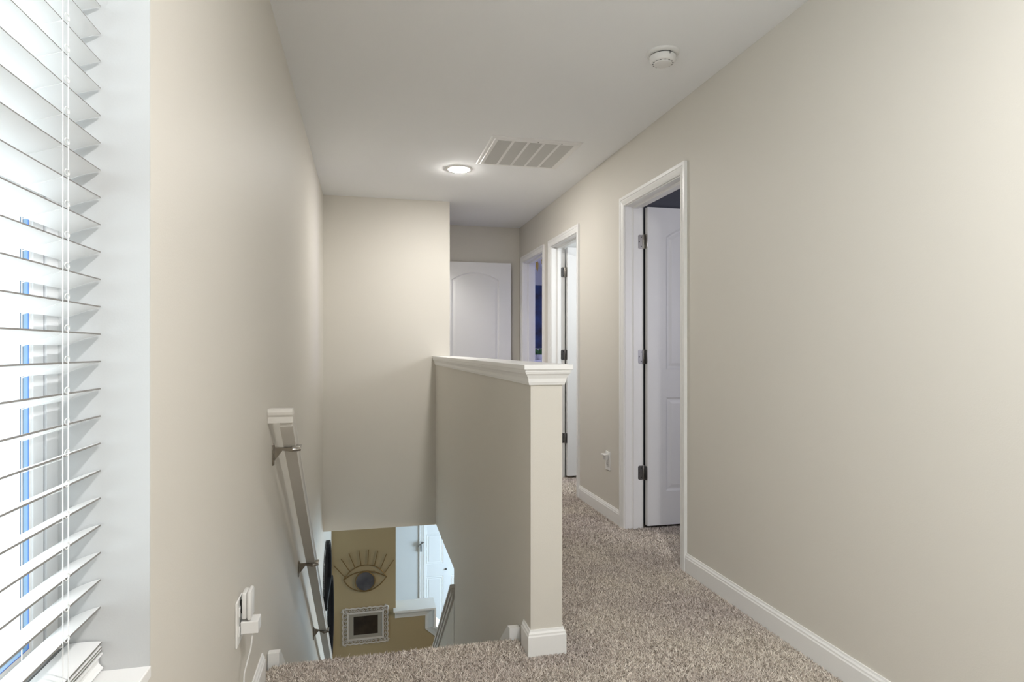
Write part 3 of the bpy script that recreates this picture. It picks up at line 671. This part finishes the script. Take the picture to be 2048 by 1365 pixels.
wall_mirror(mr2, outline_oval(6.28, .34, -1.47, .40))

# ------------------------------------------------------------------ blue bedroom glimpsed through the far door frame
art = root('canvas_art', (2.65, 9.58, 1.66), 'dark blue canvas picture on the far wall of the blue room', 'wall art')
b = MB(); b.bbox(2.15, 3.15, 9.56, 9.599, 1.16, 2.16, .003); b.build('canvas', 'ink', art)
dre = root('dresser', (2.7, 9.3, 0), 'pale dresser under the blue canvas in the far room', 'dresser')
b = MB(); b.bbox(2.05, 3.3, 9.05, 9.55, .06, .95, .004); b.bbox(2.03, 3.32, 9.03, 9.56, .95, .975, .003); b.build('case', 'white', dre)
for i in range(3):
    b = MB(); b.bbox(2.09, 3.26, 9.038, 9.052, .10+i*.285, .36+i*.285, .003); dw = b.build('drawer', 'white', dre)
    for xk in (2.4, 2.95): MB().lathe([(.0, -.025), (.014, -.020), (.010, -.004), (.010, 0)], (xk, 9.038, .23+i*.285), 'y', 12).build('knob', 'nickel', dw)
for xk in (2.08, 3.22):
    for yk in (9.07, 9.48): MB().box(xk, xk+.05, yk, yk+.05, -.012, .06).build('leg', 'white', dre)
pl = root('potted_plant', (2.62, 9.2, .975), 'leafy green plant in a white pot on the dresser of the blue room', 'plant')
b = MB(); b.lathe([(.045, .975), (.06, .99), (.07, 1.06), (.064, 1.06), (.055, 1.045), (0, 1.045)], (2.62, 9.2, 0), 'z', 24); b.build('pot', 'white', pl, smooth=True)
def leaf_blade(base_, tip, wd):
    A, B = Vector(base_), Vector(tip); d = B-A; sd_ = d.cross(Vector((0, 1, .3))).normalized()*wd; up_ = Vector((0, 0, wd*.35))
    return MB().add([A, A+d*.35+sd_+up_, A+d*.7+sd_*.7, B, A+d*.7-sd_*.7, A+d*.35-sd_+up_, A+d*.4-up_*.4], [(0, 1, 6), (1, 2, 6), (2, 3, 6), (3, 4, 6), (4, 5, 6), (5, 0, 6)])
for i in range(16):
    a = 2*PI*i/16 + .2; e = .3+.75*random.random(); L = .12+.07*random.random()
    leaf_blade((2.62+.03*math.cos(a), 9.2+.03*math.sin(a), 1.045), (2.62+L*math.cos(a)*math.cos(e), 9.2+L*math.sin(a)*math.cos(e), 1.05+L*math.sin(e)), .024).build('leaf', 'leaf', pl, recalc=False)
gl = root('hanging_lamp', (2.03, 7.3, H), 'gold leaf pendant on a dark stem hanging in the blue room', 'pendant lamp')
b = MB(); b.lathe([(.05, H), (.05, H-.012), (.02, H-.025), (.0, H-.025)], (2.03, 7.3, 0), 'z', 20)
b.tube([(2.03, 7.3, H-.02), (2.03, 7.3, 2.27)], .008, 8)
for a in range(6):
    t = a*PI/3+.35; b.tube([(2.03, 7.3, 2.30), (2.03+.06*math.cos(t), 7.3+.06*math.sin(t), 2.25), (2.03+.11*math.cos(t), 7.3+.11*math.sin(t), 2.20)], .006, 6)
b.build('stem', 'stem', gl)
for a in range(12):
    t = a*PI/6+.2; r0 = .07+.04*(a % 2); leaf_blade((2.03+r0*math.cos(t), 7.3+r0*math.sin(t), 2.24), (2.03+(r0+.05)*math.cos(t), 7.3+(r0+.05)*math.sin(t), 2.17-.04*(a % 3)), .015).build('leaf', 'goldleaf', gl, recalc=False)
b = MB(); b.lathe([(0, 2.235), (.012, 2.245), (.014, 2.26), (0, 2.275)], (1.985, 7.24, 0), 'z', 14); b.build('bulb', 'bulb', gl, smooth=True)
